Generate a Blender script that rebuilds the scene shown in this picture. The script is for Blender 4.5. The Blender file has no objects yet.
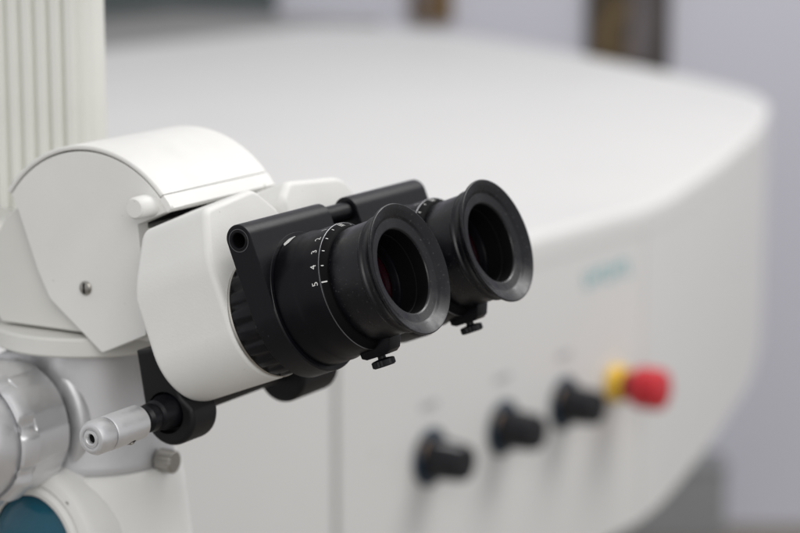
import bpy, bmesh, math, random
from mathutils import Vector, Matrix
random.seed(4)
sc = bpy.context.scene
COL = sc.collection
MM = 0.001
R = math.radians

# ------------------------------------------------------------------ camera
cam_d = bpy.data.cameras.new('camera')
cam = bpy.data.objects.new('camera', cam_d); COL.objects.link(cam)
cam_d.lens = 100.0; cam_d.sensor_width = 36.0; cam_d.sensor_fit = 'HORIZONTAL'
cam_d.clip_start = 0.02; cam_d.clip_end = 60
_r = Vector((0.50424184, -0.86356248, 0)); _b = Vector((-0.84840691, -0.49539237, 0.18652646)); _u = _b.cross(_r)
cam.matrix_world = Matrix(((_r.x, _u.x, _b.x, -0.59555), (_r.y, _u.y, _b.y, -0.34370),
                           (_r.z, _u.z, _b.z, 1.33116), (0, 0, 0, 1)))
cam_d.dof.use_dof = True
cam_d.dof.focus_distance = 0.704
cam_d.dof.aperture_fstop = 9.4
cam_d.dof.aperture_blades = 0
sc.camera = cam

# ------------------------------------------------------------------ room light
world = bpy.data.worlds.new('World'); sc.world = world; world.use_nodes = True
bg = world.node_tree.nodes['Background']
bg.inputs[0].default_value = (0.96, 0.965, 0.985, 1); bg.inputs[1].default_value = 0.55

def area(name, loc, target, size, size_y, power, color=(1, 1, 1)):
    l = bpy.data.lights.new(name, 'AREA'); l.shape = 'RECTANGLE'
    l.size = size; l.size_y = size_y; l.energy = power; l.color = color
    o = bpy.data.objects.new(name, l); COL.objects.link(o); o.location = loc
    o.rotation_euler = (Vector(target) - Vector(loc)).to_track_quat('-Z', 'Y').to_euler()
    return o
area('ceiling_lamp', (-1.4, -1.0, 2.25), (0.1, 0.1, 1.15), 1.3, 1.3, 14, (1, 0.985, 0.96))
area('ceiling_lamp', (1.5, -0.45, 2.75), (1.6, 0.7, 1.0), 1.3, 1.3, 34, (1, 0.985, 0.97))

vs = sc.view_settings
vs.view_transform = 'Standard'; vs.look = 'None'; vs.exposure = 0.24; vs.gamma = 1.0; vs.use_curve_mapping = False

# ------------------------------------------------------------------ materials
def mat(name, color, rough=0.5, metal=0.0, spec=0.5, bump=None, var=None, rvar=None, coat=0.0, speck=None):
    m = bpy.data.materials.new(name); m.use_nodes = True
    nt = m.node_tree; b = nt.nodes['Principled BSDF']
    b.inputs['Base Color'].default_value = (*color, 1); b.inputs['Roughness'].default_value = rough
    b.inputs['Metallic'].default_value = metal; b.inputs['Specular IOR Level'].default_value = spec
    b.inputs['Coat Weight'].default_value = coat
    tc = nt.nodes.new('ShaderNodeTexCoord')
    def noise(scale, detail=3, rough_=.55):
        n = nt.nodes.new('ShaderNodeTexNoise'); n.inputs['Scale'].default_value = scale
        n.inputs['Detail'].default_value = detail; n.inputs['Roughness'].default_value = rough_
        nt.links.new(tc.outputs['Object'], n.inputs['Vector']); return n
    if bump:
        scale, strength, dist = bump
        n = noise(scale, 2); bp = nt.nodes.new('ShaderNodeBump')
        bp.inputs['Strength'].default_value = strength; bp.inputs['Distance'].default_value = dist
        nt.links.new(n.outputs['Fac'], bp.inputs['Height']); nt.links.new(bp.outputs['Normal'], b.inputs['Normal'])
    csock = None
    if var:
        scale, amt = var
        n = noise(scale, 5); mp = nt.nodes.new('ShaderNodeMapRange')
        mp.inputs[1].default_value = .3; mp.inputs[2].default_value = .7
        mp.inputs[3].default_value = 1 - amt; mp.inputs[4].default_value = 1 + amt
        nt.links.new(n.outputs['Fac'], mp.inputs[0])
        mx = nt.nodes.new('ShaderNodeMix'); mx.data_type = 'RGBA'; mx.blend_type = 'MULTIPLY'; mx.inputs[0].default_value = 1
        mx.inputs[6].default_value = (*color, 1); nt.links.new(mp.outputs[0], mx.inputs[7])
        csock = mx.outputs[2]; nt.links.new(csock, b.inputs['Base Color'])
    if speck:                                     # fine dust and tiny scuffs
        scale, thr, scol = speck
        n = noise(scale, 2, .6); cr = nt.nodes.new('ShaderNodeMapRange')
        cr.inputs[1].default_value = thr; cr.inputs[2].default_value = thr + .06
        nt.links.new(n.outputs['Fac'], cr.inputs[0])
        mx = nt.nodes.new('ShaderNodeMix'); mx.data_type = 'RGBA'
        nt.links.new(cr.outputs[0], mx.inputs[0]); mx.inputs[7].default_value = (*scol, 1)
        if csock: nt.links.new(csock, mx.inputs[6])
        else: mx.inputs[6].default_value = (*color, 1)
        nt.links.new(mx.outputs[2], b.inputs['Base Color'])
    if rvar:
        scale, amt = rvar
        n = noise(scale, 4); mp = nt.nodes.new('ShaderNodeMapRange')
        mp.inputs[1].default_value = .3; mp.inputs[2].default_value = .7
        mp.inputs[3].default_value = max(.02, rough - amt); mp.inputs[4].default_value = rough + amt
        nt.links.new(n.outputs['Fac'], mp.inputs[0]); nt.links.new(mp.outputs[0], b.inputs['Roughness'])
    return m

WHITE = mat('white_enamel', (.745, .742, .718), .50, bump=(1300, .26, .0002), var=(45, .02), rvar=(90, .10), speck=(620, .735, (.50, .48, .44)))
WHITE2 = mat('cream_enamel', (.66, .655, .62), .45, bump=(1200, .08, .0002), var=(50, .02))
COLUMN = mat('column_enamel', (.76, .76, .71), .5, bump=(900, .08, .0002), var=(30, .02))
CONSOLE = mat('console_lacquer', (.62, .615, .603), .46, bump=(300, .03, .0005), var=(4, .015), rvar=(6, .06), speck=(45, .72, (.50, .49, .48)))
BLACK = mat('black_anodised', (.0025, .0025, .004), .36, spec=.19, bump=(2500, .06, .0001), rvar=(300, .06), speck=(1900, .735, (.06, .06, .065)))
BLACK2 = mat('black_satin', (.004, .004, .006), .36, spec=.26, bump=(3000, .04, .0001), rvar=(250, .06), speck=(1700, .73, (.08, .08, .09)))
RUBBER = mat('black_eyecup_plastic', (.004, .004, .006), .33, spec=.36, bump=(1800, .08, .00015), rvar=(160, .12), speck=(1300, .66, (.05, .05, .053)))
BORE = mat('matt_black_bore', (.002, .002, .0025), .7, spec=.10)
BRKT = mat('black_bracket_paint', (.005, .005, .006), .5, spec=.28, bump=(1500, .1, .0002))
EDGE = mat('bare_metal_edge', (.20, .20, .21), .38, 1.0)
STEEL = mat('polished_steel', (.40, .385, .355), .34, 1.0)
ALU = mat('satin_aluminium', (.76, .76, .77), .50, .93, bump=(2600, .04, .0001), rvar=(400, .06))
ALU2 = mat('bead_blasted_aluminium', (.66, .66, .67), .56, .92, bump=(2200, .07, .0001), rvar=(300, .05))
INK = mat('white_scale_print', (.74, .74, .72), .6)
GLASS = mat('coated_lens_glass', (.014, .0015, .004), .08, spec=.35, coat=0)
TEAL = mat('teal_coated_glass', (.007, .085, .135), .16, spec=.45, coat=0)
DARKROOM = mat('dark_plinth_paint', (.27, .275, .28), .6, var=(5, .1))
KNOB = mat('dial_black_plastic', (.008, .0085, .011), .42, spec=.3, var=(40, .1))
DIALPLATE = mat('dial_blue_black_plate', (.016, .034, .056), .4, spec=.4)
TAN = mat('tan_dial_print', (.28, .20, .14), .6)
YELLOW = mat('yellow_plastic', (.72, .45, .035), .4)
RED = mat('red_plastic', (.50, .012, .022), .32, coat=.2)
REDN = mat('dark_red_plastic', (.16, .01, .015), .5)
LOGO = mat('teal_logo_print', (.20, .46, .49), .5)
GREYINK = mat('grey_label_print', (.38, .38, .39), .6)
WALLM = mat('lavender_wall_paint', (.61, .61, .68), .85, bump=(120, .1, .001), var=(2, .02))
FLOORM = mat('beige_floor_vinyl', (.27, .245, .215), .5, var=(3, .06))
GREYC = mat('grey_cabinet_laminate', (.27, .265, .26), .5, var=(3, .04))
DARKBOX = mat('dark_teal_grey_case', (.07, .085, .085), .5, var=(5, .08))
FRAME = mat('dark_brown_frame_wood', (.035, .026, .020), .5, var=(25, .2))
GOLDP = mat('gold_brown_print', (.085, .055, .020), .6, var=(28, .95))
MAUVE = mat('grey_mauve_print', (.11, .095, .098), .6, var=(10, .25))
GOLDF = mat('gold_brown_frame', (.15, .085, .022), .45, var=(20, .3))

# ------------------------------------------------------------------ helpers (all shapes are given in millimetres, world axes)
EL = R(21.5)
AX = Vector((0, -math.cos(EL), math.sin(EL)))     # the way the eyepieces point
UP = Vector((0, math.sin(EL), math.cos(EL)))
XX = Vector((1, 0, 0)); YY = Vector((0, 1, 0)); ZZ = Vector((0, 0, 1))
O1 = Vector((0, 0, 1200))
def E(x, a, u): return O1 + XX * x + AX * a + UP * u

def thing(name, loc, label, cat, group=None):
    o = bpy.data.objects.new(name, None); COL.objects.link(o); o.location = Vector(loc) * MM
    o.empty_display_size = .05
    o['label'] = label; o['category'] = cat
    if group: o['group'] = group
    return o
ORG = {}
def wloc(o):
    v = Vector((0, 0, 0))
    while o: v += o.location; o = o.parent
    return v
def finish(name, bm, m, parent, origin=None, smooth=35, wn=False):
    bmesh.ops.remove_doubles(bm, verts=bm.verts, dist=1e-4)
    bmesh.ops.recalc_face_normals(bm, faces=bm.faces)
    if origin is None:
        origin = Vector((0, 0, 0))
        for v in bm.verts: origin += v.co
        origin /= max(1, len(bm.verts))
    origin = Vector(origin)
    for v in bm.verts: v.co = (v.co - origin) * MM
    me = bpy.data.meshes.new(name); bm.to_mesh(me); bm.free()
    me.materials.append(m)
    if smooth:
        me.shade_smooth(); me.set_sharp_from_angle(angle=R(smooth))
    o = bpy.data.objects.new(name, me); COL.objects.link(o)
    o.location = origin * MM - (wloc(parent) if parent else Vector((0, 0, 0)))
    o.parent = parent
    if wn:
        w = o.modifiers.new('weighted_normals', 'WEIGHTED_NORMAL'); w.keep_sharp = True; w.weight = 90
    return o
def add_lathe(bm, prof, org, axis, ref, seg=72, rfun=None, closed=False, arc=None):
    """prof: list of (axial, radius); surface of revolution about axis through org"""
    axis = Vector(axis).normalized(); ref = Vector(ref).normalized(); side = axis.cross(ref)
    rings = []
    for (a, r) in prof:
        if r < 1e-6:
            rings.append([bm.verts.new(Vector(org) + axis * a)]); continue
        ring = []
        for i in range(seg):
            t = 2 * math.pi * i / seg
            rr = rfun(a, r, t) if rfun else r
            ring.append(bm.verts.new(Vector(org) + axis * a + (ref * math.cos(t) + side * math.sin(t)) * rr))
        rings.append(ring)
    n = len(rings); pairs = [(i, i + 1) for i in range(n - 1)] + ([(n - 1, 0)] if closed else [])
    for i, j in pairs:
        A_, B_ = rings[i], rings[j]
        if len(A_) == 1 and len(B_) == 1: continue
        for k in range(seg):
            k2 = (k + 1) % seg
            if len(A_) == 1: bm.faces.new((A_[0], B_[k2], B_[k]))
            elif len(B_) == 1: bm.faces.new((A_[k], A_[k2], B_[0]))
            else: bm.faces.new((A_[k], A_[k2], B_[k2], B_[k]))
    return bm
def lathe(name, prof, org, axis, ref, m, parent, **k):
    sm = k.pop('smooth', 35)
    return finish(name, add_lathe(bmesh.new(), prof, org, axis, ref, **k), m, parent, origin=org, smooth=sm)
def fillet(pts, radii, seg=6):
    """round the corners of a 2-D polygon"""
    out = []; n = len(pts)
    for i, p in enumerate(pts):
        r = radii[i] if isinstance(radii, (list, tuple)) else radii
        p = Vector(p); a = Vector(pts[i - 1]); b = Vector(pts[(i + 1) % n])
        if r <= 0: out.append(p); continue
        da = (a - p).normalized(); db = (b - p).normalized()
        ang = da.angle(db); d = min(r / math.tan(ang / 2), .48 * (a - p).length, .48 * (b - p).length)
        s = p + da * d; e = p + db * d
        for k in range(seg + 1):
            t = k / seg; out.append(s * (1 - t) ** 2 + p * 2 * t * (1 - t) + e * t * t)
    return out
def add_prism(bm, poly, f0, f1, bevel=0, seg=3, b0=True, b1=True):
    """poly 2-D; f0/f1 map a 2-D point to the two end positions"""
    v0 = [bm.verts.new(f0(p)) for p in poly]; v1 = [bm.verts.new(f1(p)) for p in poly]
    n = len(poly); edges = []
    c0 = bm.faces.new(v0); c1 = bm.faces.new(list(reversed(v1)))
    for i in range(n): bm.faces.new((v0[i], v1[i], v1[(i + 1) % n], v0[(i + 1) % n]))
    if bevel:
        if b0: edges += list(c0.edges)
        if b1: edges += list(c1.edges)
        bmesh.ops.recalc_face_normals(bm, faces=bm.faces)
        bmesh.ops.bevel(bm, geom=edges, offset=bevel, segments=seg, profile=.5, affect='EDGES', clamp_overlap=True)
    return bm
def prism(name, poly, f0, f1, m, parent, bevel=0, seg=3, smooth=35, **k):
    return finish(name, add_prism(bmesh.new(), poly, f0, f1, bevel, seg, **k), m, parent, smooth=smooth, wn=True)
def add_box(bm, lo, hi, bevel=0, seg=3, fr=None):
    fr = fr or (lambda v: v)
    t = bmesh.new()
    bmesh.ops.create_cube(t, size=1)
    for v in t.verts:
        v.co = Vector([lo[i] + (hi[i] - lo[i]) * (v.co[i] + .5) for i in range(3)])
    if bevel: bmesh.ops.bevel(t, geom=list(t.edges), offset=bevel, segments=seg, profile=.5, affect='EDGES')
    mp = {}
    for v in t.verts: mp[v] = bm.verts.new(fr(v.co))
    for f in t.faces: bm.faces.new([mp[v] for v in f.verts])
    t.free(); return bm
def box(name, lo, hi, m, parent, bevel=0, seg=3, fr=None):
    return finish(name, add_box(bmesh.new(), lo, hi, bevel, seg, fr), m, parent, wn=True)
def struct(o):
    o['kind'] = 'structure'; return o
def cut(o, cutter):
    """take the cutter's volume out of a mesh object"""
    o.modifiers.clear()
    md = o.modifiers.new('cut', 'BOOLEAN'); md.operation = 'DIFFERENCE'; md.solver = 'EXACT'; md.object = cutter
    dg = bpy.context.evaluated_depsgraph_get()
    me = bpy.data.meshes.new_from_object(o.evaluated_get(dg))
    o.modifiers.clear(); old = o.data; o.data = me; bpy.data.meshes.remove(old)
    bpy.data.objects.remove(cutter)
    me.shade_smooth(); me.set_sharp_from_angle(angle=R(35))
    w = o.modifiers.new('weighted_normals', 'WEIGHTED_NORMAL'); w.keep_sharp = True; w.weight = 90
def copy_tree(o, parent, off):
    c = o.copy(); COL.objects.link(c); c.parent = parent
    c.location = o.location + off
    for ch in list(o.children):
        d = ch.copy(); COL.objects.link(d); d.parent = c
    return c

# ------------------------------------------------------------------ floor and wall
WN = Vector((-.8636, -.5042, 0)); WT = Vector((.5042, -.8636, 0)); W0 = Vector((3416, 1257.5, 0))
def wallp(t, z, d=0): return W0 + WT * t + WN * d + ZZ * z
bm = bmesh.new()
vv = [bm.verts.new(wallp(t, 0, d)) for t, d in ((-6000, 0), (4000, 0), (4000, 8500), (-6000, 8500))]
bm.faces.new(vv); struct(finish('floor', bm, FLOORM, None, origin=(0, 0, 0)))
bm = bmesh.new()
add_box(bm, (-6000, -120, 1), (4000, 0, 2900), fr=lambda v: wallp(v.x, v.z, v.y))
struct(finish('wall', bm, WALLM, None, origin=W0))

# ------------------------------------------------------------------ laser console
T = Vector((.99739, -.07222, 0)); N = Vector((-.07222, -.99739, 0)); NOFF = -449.1
def C(t, n, z): return T * t + N * (NOFF + n) + ZZ * z
con = thing('laser_console', C(1000, -650, 0), 'large white rounded laser console with three black dials and an emergency stop', 'console')
front = [(-260, 0), (577, 0), (1000, 0)]
curve = [(1000, 0), (1050, -8), (1100, -20), (1174, -40), (1275, -68), (1375, -99), (1500, -139), (1612, -183), (1700, -220), (1762, -256), (1812, -296),
         (1850, -338), (1920, -425), (1994, -528), (2151, -755), (2255, -925), (2318, -1051), (2345, -1150), (2330, -1240), (2290, -1290), (2230, -1300)]
back = [(1800, -1300), (-260, -1300)]
def smooth_poly(pts, k=4):
    out = []
    n = len(pts)
    for i in range(n - 1):
        p0 = Vector(pts[max(i - 1, 0)]); p1 = Vector(pts[i]); p2 = Vector(pts[i + 1]); p3 = Vector(pts[min(i + 2, n - 1)])
        for j in range(k):
            t = j / k
            out.append(.5 * ((2 * p1) + (p2 - p0) * t + (2 * p0 - 5 * p1 + 4 * p2 - p3) * t * t + (3 * p1 - p0 - 3 * p2 + p3) * t ** 3))
    out.append(Vector(pts[-1])); return out
cs = smooth_poly(curve)
ZT, ZB = 1046, 781
plan = [Vector(p) for p in front[:-1]] + cs + [Vector(p) for p in back]
prism('top_cover', plan, lambda p: C(p.x, p.y, 1024), lambda p: C(p.x, p.y, ZT), CONSOLE, con, bevel=7, seg=4, b0=False)
def inset(pts, d):
    out = []
    for i, p in enumerate(pts):
        a = pts[i - 1]; b = pts[(i + 1) % len(pts)]
        t = (b - a).normalized(); out.append(p + Vector((-t.y, t.x)) * d * (-1 if False else 1))
    return out
core = [p for p in plan]
cx = sum(p.x for p in core) / len(core)
corep = [(Vector((p.x + (4 if p.x < 0 else -4 if p.x > 1500 else 0), p.y * .992 - 5))) for p in plan]
corep = [Vector((p.x, max(p.y, -1294))) for p in corep]
prism('cabinet_core', corep, lambda p: C(p.x, p.y, ZB + 4), lambda p: C(p.x, p.y, 1023), CONSOLE, con)
def panel(name, pts, thick, z0, z1, m):
    """a skin that follows a run of the plan outline"""
    outer = [Vector(p) for p in pts]; nrm = []
    for i, p in enumerate(outer):
        a = outer[max(i - 1, 0)]; b = outer[min(i + 1, len(outer) - 1)]
        t = (b - a).normalized(); nrm.append(Vector((t.y, -t.x)))
    inner = [p + q * thick * (1 if q.y < 0 else 1) for p, q in zip(outer, nrm)]
    bm = bmesh.new()
    g = [[bm.verts.new(C(p.x, p.y, z)) for z in (z0, z1)] for p in outer]
    h = [[bm.verts.new(C(p.x, p.y, z)) for z in (z0, z1)] for p in inner]
    n = len(outer)
    for i in range(n - 1):
        bm.faces.new((g[i][0], g[i + 1][0], g[i + 1][1], g[i][1])); bm.faces.new((h[i][1], h[i + 1][1], h[i + 1][0], h[i][0]))
        bm.faces.new((g[i][1], g[i + 1][1], h[i + 1][1], h[i][1])); bm.faces.new((h[i][0], h[i + 1][0], g[i + 1][0], g[i][0]))
    for i in (0, n - 1): bm.faces.new((g[i][0], g[i][1], h[i][1], h[i][0]))
    return finish(name, bm, m, con)
sp = [(-260, -.5), (572, -.5)]
panel('side_panel', [(-258, -.6), (572, -.6)], 3.8, ZB, 1023.5, CONSOLE)
panel('control_panel', [(579, -.6), (998.6, -.6)], 3.8, ZB, 1023.5, CONSOLE)
panel('end_shell', [(p.x, p.y - .6) for p in cs if p.x >= 1000 ][:60], 3.8, ZB, 1023.5, CONSOLE)
pl = [Vector((p.x * .0 + (max(min(p.x - 150, 1e9), -200) if p.x < 1200 else 1050 + (p.x - 1200) * .72), -170 + p.y * .75)) for p in plan]
prism('plinth', pl, lambda p: C(p.x, p.y, 0), lambda p: C(p.x, p.y, ZB + 5), DARKROOM, con)

def dial(t, z, rot):
    org = C(t, 0, z)
    tr = R(rot); DU = ZZ * math.cos(tr) + T * math.sin(tr); DT = T * math.cos(tr) - ZZ * math.sin(tr)
    p = lathe('dial', [(3, 0), (3, 14.6), (5, 15.2), (9, 14.6), (28, 13.2), (31, 12.0), (31.5, 0)], org, N, ZZ, KNOB, con, seg=48,
              rfun=lambda a, r, th: r + (.35 * math.cos(18 * th) if 8 < a < 29 else 0))
    lathe('dial_plate', [(.2, 0), (.2, 21.0), (2.0, 21.0), (3.0, 20.0), (3.2, 0)], org, N, ZZ, DIALPLATE, p, seg=48)
    bm = bmesh.new(); add_box(bm, (-15, 3.2, 3), (-7, 3.9, 14), fr=lambda v: org + T * v.x + N * v.y + ZZ * v.z)
    finish('plate_mark', bm, TAN, p)
    bm = bmesh.new(); add_box(bm, (-1.1, 10, 13.2), (1.1, 30, 14.4), fr=lambda v: org + DT * v.x + N * v.y + DU * v.z)
    finish('pointer', bm, GREYINK, p)
    for k, (w, x) in enumerate(((5, -7), (4, 0), (5, 7))):
        bm = bmesh.new(); add_box(bm, (x - w / 2, -.3, 36), (x + w / 2, .25, 40), fr=lambda v: org + T * v.x + N * v.y + ZZ * v.z)
        finish('printed_mark', bm, GREYINK, con)
for t, rot in ((686, -25), (783, 20), (872, 50)): dial(t, 909, rot)
org = C(950, 0, 909)
es = lathe('emergency_stop_button', [(20, 0), (20, 13.5), (21.5, 15.6), (24, 16.4), (41, 16.4), (44.5, 15.4), (46, 13), (46.3, 0)], org, N, ZZ, RED, con, seg=60,
           rfun=lambda a, r, th: r + (.5 * math.cos(20 * th) if 23 < a < 43 else 0))
lathe('yellow_collar', [(.2, 0), (.2, 14.6), (9, 14.6), (11.5, 13.4), (12, 9)], org, N, ZZ, YELLOW, es, seg=48)
lathe('stem', [(11, 0), (11, 10.5), (27.2, 10.5), (27.2, 0)], org, N, ZZ, REDN, es, seg=36)
# the teal wordmark on the control panel is too blurred to read: seven upright letter-sized strokes
bm = bmesh.new()
for k in range(7):
    x0 = 902 + k * 11.0
    for (dx, z0, w, h) in ((0, 994, 2.2, 14), (2.8, 994 + (k % 3) * 5.6, 4.6, 2.4)):
        add_box(bm, (x0 + dx, -.3, z0), (x0 + dx + w, .25, z0 + h), fr=lambda v: C(v.x, v.y, v.z))
finish('wordmark', bm, LOGO, con)

# ------------------------------------------------------------------ things behind the console
cab = thing('side_cabinet', C(1900, -1530, 0), 'low grey cabinet standing behind the back edge of the white console', 'cabinet')
box('carcass', (1100, -1740, 0), (2480, -1312, 1018), GREYC, cab, fr=lambda v: C(v.x, v.y, v.z))
box('worktop', (1090, -1750, 1018.5), (2495, -1306, 1042), GREYC, cab, bevel=3, fr=lambda v: C(v.x, v.y, v.z))
dev = thing('equipment_case', C(2000, -1850, 0), 'dark grey equipment case behind the cabinet at the top left', 'case')
box('case_body', (1200, -2050, 0), (2800, -1752, 1180), DARKBOX, dev, bevel=8, fr=lambda v: C(v.x, v.y, v.z))
box('case_lid', (1195, -2055, 1180.5), (2805, -1760, 1215), DARKBOX, dev, bevel=6, fr=lambda v: C(v.x, v.y, v.z))

bn = thing('storage_box', wallp(-120, 0, 170), 'dark grey box on the floor against the wall, half hidden by the console', 'box')
box('box_body', (-330, 5, 0), (-6, 110, 132), DARKROOM, bn, bevel=5, fr=lambda v: wallp(v.x, v.z, v.y))
box('box_lid', (-333, 3, 132.5), (-3, 113, 150), DARKROOM, bn, bevel=4, fr=lambda v: wallp(v.x, v.z, v.y))
def picture(name, t0, t1, z0, z1, label, f, mf, prints):
    p = thing(name, wallp((t0 + t1) / 2, z0, 0), label, 'picture')
    for lo, hi in (((t0, 1, z0), (t0 + f, 22, z1)), ((t1 - f, 1, z0), (t1, 22, z1)), ((t0 + f, 1, z0), (t1 - f, 22, z0 + f)), ((t0 + f, 1, z1 - f), (t1 - f, 22, z1))):
        box('frame_rail', lo, hi, mf, p, fr=lambda v: wallp(v.x, v.z, v.y))
    for (a, b, m) in prints:
        box('print', (t0 + f + (t1 - t0 - 2 * f) * a, 1, z0 + f), (t0 + f + (t1 - t0 - 2 * f) * b, 10, z1 - f), m, p, fr=lambda v: wallp(v.x, v.z, v.y))
picture('framed_picture', -282, -125, 900, 1130, 'dark framed picture in brown, gold and mauve on the wall behind the console', 18, FRAME, ((0, .5, GOLDP), (.5, 1, MAUVE)))
picture('framed_picture', -618, -540, 1000, 1150, 'small grey picture with gold brown edge at the top of the wall', 8, GOLDF, ((0, .45, MAUVE), (.45, 1, GOLDF)))

# ------------------------------------------------------------------ operating microscope
mic = thing('operating_microscope', (29.5, 151, 1000), 'white operating microscope head with twin black eyepieces and silver adjustment knobs', 'microscope')

# --- eyepieces ---
def build_eyepiece(x):
    o = E(x, 0, 0)
    body = lathe('eyepiece', [(-38.2, 17), (-38.2, 21.4), (-37.7, 21.8), (-31.2, 21.75), (-30.8, 21.6), (-29.6, 21.3), (-27.0, 21.2), (-20.9, 21.1), (-20.4, 20.9), (-20.2, 20.6), (-20.2, 17.5)], o, AX, XX, BLACK, mic, seg=128)
    lathe('scale_edge', [(-20.72, 21.05), (-20.66, 21.13), (-20.48, 21.13), (-20.42, 21.0)], o, AX, XX, EDGE, body, seg=160)
    lathe('scale_bevel', [(-20.4, 20.78), (-20.3, 20.83), (-18.6, 19.6), (-18.4, 19.2), (-18.4, 17.5)], o, AX, XX, BORE, body, seg=128)
    cup = lathe('eyecup', [(-22, 18.5), (-17.0, 18.5), (-16.6, 18.7), (-8.0, 18.75), (-6.9, 18.8), (-6.7, 19.05), (-6.3, 19.35), (-5.9, 19.4), (-5.5, 19.2), (-5.2, 18.85), (-4.9, 18.75),
                           (-3.6, 19.05), (-2.5, 19.6), (-1.6, 20.4), (-1.1, 21.0), (-.9, 21.3), (-.65, 21.45), (-.3, 21.5), (-.05, 21.4), (.05, 21.15), (-.05, 20.85), (-.7, 19.6), (-1.45, 18.2),
                           (-1.7, 17.75), (-2.05, 17.4), (-2.25, 16.9), (-2.6, 14.5), (-2.75, 14.1), (-3.0, 13.8), (-3.35, 13.65)], o, AX, XX, RUBBER, body, seg=128)
    lathe('eyecup_bore', [(-3.25, 13.66), (-3.9, 13.5), (-7.5, 13.5), (-7.7, 13.2), (-15.5, 13.2), (-15.5, 11)], o, AX, XX, BORE, body, seg=96)
    lathe('inner_bezel', [(-13.2, 13.1), (-13.2, 12.2), (-13.8, 11.9), (-16.0, 11.7)], o, AX, XX, BLACK, body, seg=96)
    lathe('eye_lens', [(-15.9, 11.8), (-15.4, 8.5), (-15.0, 5), (-14.9, 0)], o, AX, XX, GLASS, body, seg=64, smooth=60)
    bm = bmesh.new()
    add_lathe(bm, [(-21.5, 18.4), (-30, 18.4), (-30, 0)], o, AX, XX, seg=48)
    finish('inner_tube', bm, BORE, body, origin=o)
    # clamp lug and its thumb screw under the tube
    bm = bmesh.new()
    lug = fillet([(-26.5, -19.5), (-26.3, -22.6), (-24.6, -23.4), (-16.8, -23.4), (-15.2, -22.4), (-13.4, -18.4), (-16, -17.5)], [0, .5, .5, .6, .6, .5, 0], 3)
    add_prism(bm, lug, lambda p: E(x - 3.6, p.x, p.y), lambda p: E(x + 3.6, p.x, p.y), bevel=.5, seg=2)
    finish('clamp_lug', bm, BLACK, body)
    so = E(x, -21.0, 0)
    lathe('thumb_screw', [(-22.9, 0), (-22.9, 1.35), (-24.3, 1.35), (-24.6, 3.3), (-24.9, 3.75), (-26.6, 3.75), (-27.0, 3.3), (-27.1, 0)], so, UP, XX, BLACK2, body, seg=40,
          rfun=lambda a, r, th: r + (.14 * math.cos(20 * th) if r > 3.5 else 0))
    # engraved scale: ticks on the bevel, figures on the sleeve
    bm = bmesh.new()
    def wrap(deg, a, r): 
        t = R(deg); return E(x + r * math.cos(t), a, r * math.sin(t))
    for i in range(-5, 6):
        deg = 91 + 15.2 * i
        if deg < 20: continue
        big = (i % 5 == 0); w = .55 if big else .42; a0, a1 = (-20.25, -18.75) if big else (-19.9, -19.25)
        rr = lambda a: 20.9 - (a + 20.4) * (1.3 / 1.8) + .05
        q = [bm.verts.new(wrap(deg + s * w, a, rr(a))) for s, a in ((-1, a0), (1, a0), (1, a1), (-1, a1))]; bm.faces.new(q)
        if big and i == 0:
            for s2 in (-2.6, 2.6):
                q = [bm.verts.new(wrap(deg + s2 + s * .4, a, rr(a))) for s, a in ((-1, a0), (1, a0), (1, a1), (-1, a1))]; bm.faces.new(q)
    finish('scale_ticks', bm, INK, body, origin=o, smooth=0)
    for i in range(-5, 6):
        deg = 91 + 15.2 * i
        if deg < 20: continue
        fc = bpy.data.curves.new('figure', 'FONT'); fc.body = str(abs(i)); fc.size = 3.1; fc.align_x = 'CENTER'; fc.resolution_u = 3
        fo = bpy.data.objects.new('figure', fc); COL.objects.link(fo)
        me = bpy.data.meshes.new_from_object(fo.evaluated_get(bpy.context.evaluated_depsgraph_get()))
        bpy.data.objects.remove(fo); bpy.data.curves.remove(fc)
        b2 = bmesh.new(); b2.from_mesh(me); bpy.data.meshes.remove(me)
        for v in b2.verts:      # text right runs anticlockwise seen from the eye, text top points away from the eye
            a = -21.55 - v.co.y; r = 21.12 + .1
            v.co = wrap(deg - math.degrees(v.co.x / r), a, r)
        finish('scale_figure', b2, INK, body, origin=o, smooth=0)
    # white patch on the front edge of the collar
    bm = bmesh.new()
    rows = []
    for j in range(13):
        d = 116 - 20 * j / 12; h = 1.2 * min(1, 2.6 * (1 - abs(j - 6) / 6))
        rows.append([bm.verts.new(wrap(d, -36.5 + sgn * h, 21.98)) for sgn in (-1, 1)])
    for r0, r1 in zip(rows, rows[1:]): bm.faces.new((r0[0], r0[1], r1[1], r1[0]))
    finish('white_patch', bm, INK, body, origin=o, smooth=0)
    return body
e1 = build_eyepiece(0)
e2 = copy_tree(e1, mic, Vector((59, 0, 0)) * MM)

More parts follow.
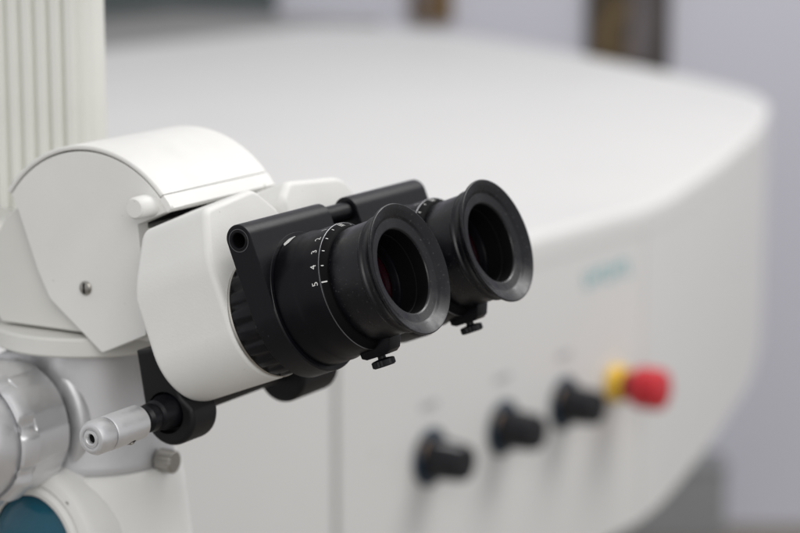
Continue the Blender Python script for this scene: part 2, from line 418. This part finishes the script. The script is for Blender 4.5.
# --- prism boxes with their mount rings ---
def scallop(n, d): return lambda a, r, th: r - (d * max(0, math.cos(n * th)) ** .6 if r > 19 else 0)
def build_prism_box(mirror, rad):
    fx = (lambda x: 59 - x) if mirror else (lambda x: x)
    pts = [(20.5 * math.cos(t), 20.5 * math.sin(t)) for t in [math.pi + math.pi * k / 36 for k in range(37)]]
    head = fillet(([(20.5, 0), (27, 14), (27, 33), (16, 42.8)] if not mirror else [(20.5, 0), (29, 14), (29, 37), (22, 42.6)]) + [ (-13.5, 39.8), (-20.5, 22.8), (-20.5, 0)], rad, 8)
    poly = [Vector(p) for p in pts] + head[1:-1]
    def ab(u): return -93.5 if u < 18 else -93.5 + (u - 18) * .30
    o = prism('prism_box', poly, lambda p: E(fx(p.x), ab(p.y), p.y), lambda p: E(fx(p.x), -58.6, p.y), WHITE, mic, bevel=3.0, seg=6, smooth=45)
    c = E(fx(0), 0, 0)
    lathe('mount_rim', [(-58.8, 18), (-58.8, 20.3), (-58.2, 20.55), (-57.7, 20.3), (-57.7, 18)], c, AX, XX, STEEL, o, seg=96)
    lathe('knurled_ring', [(-57.8, 17), (-57.8, 20.1), (-57.3, 20.3), (-50.2, 20.3), (-49.7, 19.9), (-49.7, 17)], c, AX, XX, BLACK2, o, seg=192, rfun=scallop(20, .8), smooth=50)
    lathe('mount_tube', [(-50, 18.6), (-37, 18.6), (-37, 16)], c, AX, XX, BLACK, o, seg=64)
    return o
build_prism_box(False, [0, 6, 6, 8, 5, 22, 0]); build_prism_box(True, [0, 6, 5, 7, 12, 22, 0])

# --- hinge blocks carrying the eyepieces ---
def build_hinge(xc, x0, x1, p0, p1):
    prof = []
    for k in range(25):
        t = math.pi * k / 24; prof.append(Vector((-43 + 4.75 * math.cos(t), 26 + 4.75 * math.sin(t))))
    prof += [Vector((-47.75, 0)), Vector((-38.25, 0))]
    bm = bmesh.new()
    add_prism(bm, prof, lambda p: E(x0, p.x, p.y), lambda p: E(x1, p.x, p.y), bevel=.5, seg=2)
    o = finish('hinge_block', bm, BLACK2, mic)
    c = E(xc, 0, 0)
    cb = bmesh.new(); add_lathe(cb, [(-1, 0), (-1, 2.45), (14, 2.45), (14, 0)], E(x0, -43, 25.6), XX, UP, seg=48)
    cutter = finish('cutter', cb, BORE, None); cut(o, cutter)
    cb = bmesh.new(); add_lathe(cb, [(-30, 0), (-30, 18.4), (-60, 18.4), (-60, 0)], c, AX, XX, seg=96)
    cutter = finish('cutter', cb, BORE, None); cut(o, cutter)
    lathe('collar', [(-47.5, 18.5), (-47.5, 23.1), (-47.1, 23.48), (-38.5, 23.48), (-38.05, 23.1), (-38.05, 18.5)], c, AX, XX, BLACK2, o, seg=128)
    b = E(x0, -43, 25.6)
    lathe('bushing', [(.3, 2.3), (-.12, 2.5), (-.18, 2.9), (-.05, 3.1), (.25, 3.15)], b, XX, UP, BLACK, o, seg=48)
    lathe('bushing_lip', [(.2, 3.5), (-.14, 3.55), (-.14, 3.72), (.2, 3.78)], b, XX, UP, EDGE if xc == 0 else BLACK, o, seg=48)
    lathe('bore', [(.5, 2.42), (12, 2.42), (12, 0)], b, XX, UP, BORE, o, seg=32)
    return o
build_hinge(0, -23.5, 24.7, 0, 0)
build_hinge(59, 41, 88.5, 0, 0)
lathe('hinge_rod', [(24, 0), (24, 3.3), (46, 3.3), (46, 0)], E(0, -43, 25.8), XX, UP, BLACK, mic, seg=40)

# --- tilt housing (drum) ---
DC = Vector((127.2, 1187.2)); DR = 42.4
def drum(deg, r): return (DC.x + r * math.cos(R(deg)), DC.y + r * math.sin(R(deg)))   # y, z
arc = [Vector(drum(a, DR - 1.2)) for a in [35 + k * (138.5 - 35) / 40 for k in range(41)]]
# side plate outline in (y, z): arc from the back over the top to the front, then the front edge and the pointed foot
side = [Vector(p) for p in ((103.6, 1167.0), (122.7, 1158.6), (145.1, 1175.5), (150.1, 1185.2))] + [Vector((159.3, 1209.0))] + arc[0:] + [Vector((90.2, 1212.0)), Vector((106.2, 1204.9)), Vector((104.5, 1190))]
side = fillet(side, [1, 1.6, 6, 6, 1.5] + [0] * len(arc) + [.6, .8, 1], 4)
def YZ(x): return lambda p: Vector((x, p.x, p.y))
plate = prism('side_plate', side, YZ(-1), YZ(5), WHITE, mic, bevel=.7, seg=3)
prism('side_plate', side, YZ(54.5), YZ(60.5), WHITE, mic, bevel=.7, seg=3)
inner = [Vector(drum(a, DR - 2.5)) for a in [38 + k * (132 - 38) / 30 for k in range(31)]] + [Vector(p) for p in ((110, 1204), (108, 1168), (122.7, 1161.5), (143.5, 1176))]
prism('housing_core', inner, YZ(5.2), YZ(54.3), BRKT, mic)  # coloured black to stand in for the shade inside the gap below the apron
# curved cover: a shell over the drum
cov = [Vector(drum(a, DR + 1.0)) for a in [35.5 + k * (138 - 35.5) / 56 for k in range(57)]] + [Vector(drum(a, DR - .75)) for a in [138 - k * (138 - 35.5) / 56 for k in range(57)]]
prism('curved_cover', cov, YZ(-1.5), YZ(61.2), WHITE, mic, bevel=.8, seg=3)
# front apron that continues the cover line below its seam
apr = [Vector(drum(138.45, DR + .9)), Vector(drum(142, DR + 1.0)), Vector(drum(145.3, DR + .9)), Vector(drum(145.8, DR - 1.5)), Vector(drum(138.45, DR - 1.5))]
prism('front_apron', apr, YZ(-1.4), YZ(61.0), WHITE, mic, bevel=.2, seg=2)
lathe('round_boss', [(0, 0), (0, 4.0), (-8.2, 3.7), (-9.0, 3.1), (-9.1, 0)], (-1, 100.7, 1212.2), XX, ZZ, WHITE, mic, seg=48)
scr = lathe('screw', [(.5, 0), (.5, 2.5), (-.5, 2.5), (-1.0, 2.1), (-1.25, 1.2), (-1.3, 0)], (-1, 128.9, 1180.9), XX, ZZ, STEEL, mic, seg=36)
box('screw_slot', (-2.36, 128.55, 1179.0), (-2.28, 129.25, 1182.8), BORE, scr)

# --- carrier neck, mid body and lower body on the vertical axis ---
VX, VY = 29.5, 151.0
nk = fillet([(104, 1163.4), (171.5, 1163.4), (178, 1172), (178, 1187), (168, 1201.5), (159.5, 1208), (150, 1205), (104, 1203)], [1, 2, 4, 6, 4, 2, 2, 1], 6)
prism('carrier_neck', nk, lambda p: Vector((4, p.x, p.y)), lambda p: Vector((56, p.x, p.y)), WHITE2, mic, bevel=1.0)
bm = bmesh.new(); add_lathe(bm, [(0, 0), (0, 20), (9, 20), (9, 0)], (VX, VY, 1155.5), ZZ, XX, seg=64); finish('neck_spindle', bm, BORE, mic)
lathe('neck_collar', [(1155.4, 0), (1155.4, 34.8), (1156.2, 35.6), (1161.5, 35.6), (1162.4, 34.7), (1162.4, 0)], (VX, VY, 0), ZZ, XX, WHITE2, mic, seg=96)
lathe('mid_body', [(1111, 0), (1111, 28.6), (1112, 29.0), (1114, 28.8), (1125, 27.8), (1155, 27.5), (1155, 0)], (VX, VY, 0), ZZ, XX, ALU2, mic, seg=128)
lathe('lower_body', [(985, 0), (985, 40), (990, 41), (1060, 37), (1100, 33), (1108, 31.6), (1110, 30.6), (1110.6, 29.5), (1110.6, 0)], (VX, VY, 0), ZZ, XX, WHITE, mic, seg=128)
ko = (0, 160.5, 1129)
bs = lathe('focus_knob', [(-2, 0), (-2, 23.2), (-2.8, 24.0), (-19.4, 24.0), (-19.8, 25.0), (-20.6, 25.8), (-25.2, 25.8), (-27.4, 24.6), (-27.9, 23.4), (-25.8, 23.0),
                     (-25.8, 22.5), (-28.2, 22.2), (-34, 21.6), (-36.4, 20.0), (-37, 18), (-37, 15.0)], ko, XX, ZZ, ALU, mic, seg=240,
           rfun=lambda a, r, th: r - ((2.1 * max(0, math.cos(9 * th + .9)) ** 1.5 if r > 24.4 else 0) if a < -19 else
                                      (.7 * max(0, math.cos(9 * th + .9)) ** 1.2 if r > 23.5 else 0)), smooth=30)
lathe('knob_cap', [(-36.6, 15.2), (-37.8, 15.0), (-38.4, 14), (-38.4, 0)], ko, XX, ZZ, BORE, bs, seg=64)
lathe('knob_base_ring', [(14, 26.0), (5.5, 26.0), (3.6, 25.2), (2.8, 24.0), (2.8, 18.5)], ko, XX, ZZ, ALU2, bs, seg=96)
lathe('knob_hub', [(3.4, 19.5), (-2.5, 19.5)], ko, XX, ZZ, BRKT, bs, seg=64)  # black colour supplies the shadow ring between knob and base ring
# round port with a teal lens
PORTY, PORTZ = 152.5, 1086.2
po = (0, PORTY, PORTZ)
pt = lathe('lens_port', [(24, 29), (2, 29.2), (-3.5, 28.6), (-5.5, 27.6), (-6.5, 26.4), (-7.4, 24.0), (-7.2, 23.4), (-6.4, 23.0), (-7.6, 22.4), (-8.4, 21.4), (-8.2, 19.6), (-5, 18.9), (-5, 17.8)], po, XX, ZZ, WHITE, mic, seg=128)
lathe('teal_lens', [(-3, 18.8), (-5, 17), (-6.6, 13), (-7.8, 8), (-8.2, 4), (-8.3, 0)], po, XX, ZZ, TEAL, pt, seg=96, smooth=60)
lathe('port_screw', [(0, 0), (0, 1.0), (-7.0, 1.0), (-7.1, 0)], (0, PORTY - 17.0, PORTZ + 17.8), XX, ZZ, STEEL, pt, seg=20)
# knurled set screw on the shoulder of the lower body
lathe('set_screw', [(0, 0), (0, 2.0), (3.4, 2.0), (3.6, 3.7), (4.1, 4.1), (10, 4.1), (10.5, 3.6), (10.5, 0)], (29.4, 125.5, 1113.2), Vector((.05, -1, 0)), ZZ, STEEL, mic, seg=72,
      rfun=lambda a, r, th: r + (.25 * math.cos(20 * th) if r > 3.9 else 0))

# --- black yoke with the small lever knob ---
BY, BZ, BR = 86.0, 1143.6, 10.2
def eyelet(x0, x1, top):
    circ = [(BY + BR * math.cos(t), BZ + BR * math.sin(t)) for t in [R(-180 - 22) + (math.pi + R(32)) * k / 30 for k in range(31)]]
    poly = [Vector(p) for p in circ] + [Vector(p) for p in top]
    return prism('yoke_arm', poly, YZ(x0), YZ(x1), BRKT, mic, bevel=1.6, seg=4)
ey = eyelet(-13, 1.5, [(99.3, 1164.5), (88.8, 1166.5), (80.6, 1150.5)])
cb = bmesh.new(); add_lathe(cb, [(-4, 0), (-4, 7.2), (4.5, 7.2), (4.5, 0)], (-13, 87.2, 1144.6), XX, ZZ, seg=48)
cut(ey, finish('cutter', cb, BORE, None))
eyelet(55, 79, [(99.3, 1164.5), (88.8, 1166.5), (80.6, 1150.5)])
lathe('yoke_bar', [(1, 0), (1, 4.2), (56, 4.2), (56, 0)], (0, 86.2, 1145.6), XX, ZZ, BRKT, mic, seg=40)
LO = Vector((-13, 87.0, 1145.0)); LD = Vector((-1, .05, -.02)).normalized()
lv = lathe('lever_knob', [(13.5, 0.00), (13.5, 4.29), (14.3, 5.20), (15.0, 5.76), (30.2, 5.76), (30.7, 5.42), (30.7, 4.80), (31.4, 4.80), (31.4, 5.48), (31.9, 5.71), (36.4, 5.71),
                    (37.9, 4.86), (38.2, 4.07), (38.1, 3.39), (37.6, 3.22), (37.6, 2.99), (38.2, 2.82), (38.3, 1.92), (38.0, 1.69), (36.8, 1.47)], LO, LD, ZZ, ALU, mic, seg=96)
lathe('lever_shaft', [(-3.5, 0), (-3.5, 6.2), (1, 6.1), (3, 5.4), (5.5, 5.2), (6.2, 4.2), (7.2, 4.2), (8.0, 4.9), (10.5, 4.6), (11.5, 3.6), (14, 3.5), (14, 0)], LO, LD, ZZ, BLACK2, lv, seg=64)
lathe('knob_pin', [(36.7, 0), (36.7, 1.55), (37.0, 1.1), (37.0, 0)], LO, LD, ZZ, BORE, lv, seg=24)
pin = LO + LD * 21.5
pd = Vector((0, -.50, -.86)).normalized()
lathe('side_pin', [(5.2, 0), (5.2, 1.0), (6.0, 1.0), (6.25, .75), (6.35, 0)], pin, pd, XX, STEEL, lv, seg=24)
lathe('side_pin_hole', [(5.2, 1.7), (5.7, 1.65), (5.82, 1.3), (5.82, .9)], pin, pd, XX, BORE, lv, seg=24)

# --- ribbed column behind the head ---
cp = fillet([(78, 187), (78, 330), (90, 330), (90, 187)], [5, 5, 5, 4], 6)
colm = prism('column', cp, lambda p: Vector((p.x, p.y, 1165)), lambda p: Vector((p.x, p.y, 1450)), COLUMN, mic, bevel=1)
rib = None
for k in range(17):
    y = 194.5 + k * 7.05
    if rib is None:
        pr = fillet([(-2.9, 0), (-2.3, 3.4), (2.3, 3.4), (2.9, 0)], [0, 1.2, 1.2, 0], 4)
        rib = prism('rib', pr, lambda p: Vector((78.1 - p.y, y + p.x, 1170)), lambda p: Vector((78.1 - p.y, y + p.x, 1448)), COLUMN, colm)
    else:
        c = rib.copy(); COL.objects.link(c); c.parent = colm; c.location = rib.location + Vector((0, k * 7.05, 0)) * MM
bm = bmesh.new(); add_box(bm, (22, 160, 1170), (92, 262, 1190), 2); finish('column_joint', bm, WHITE2, mic)
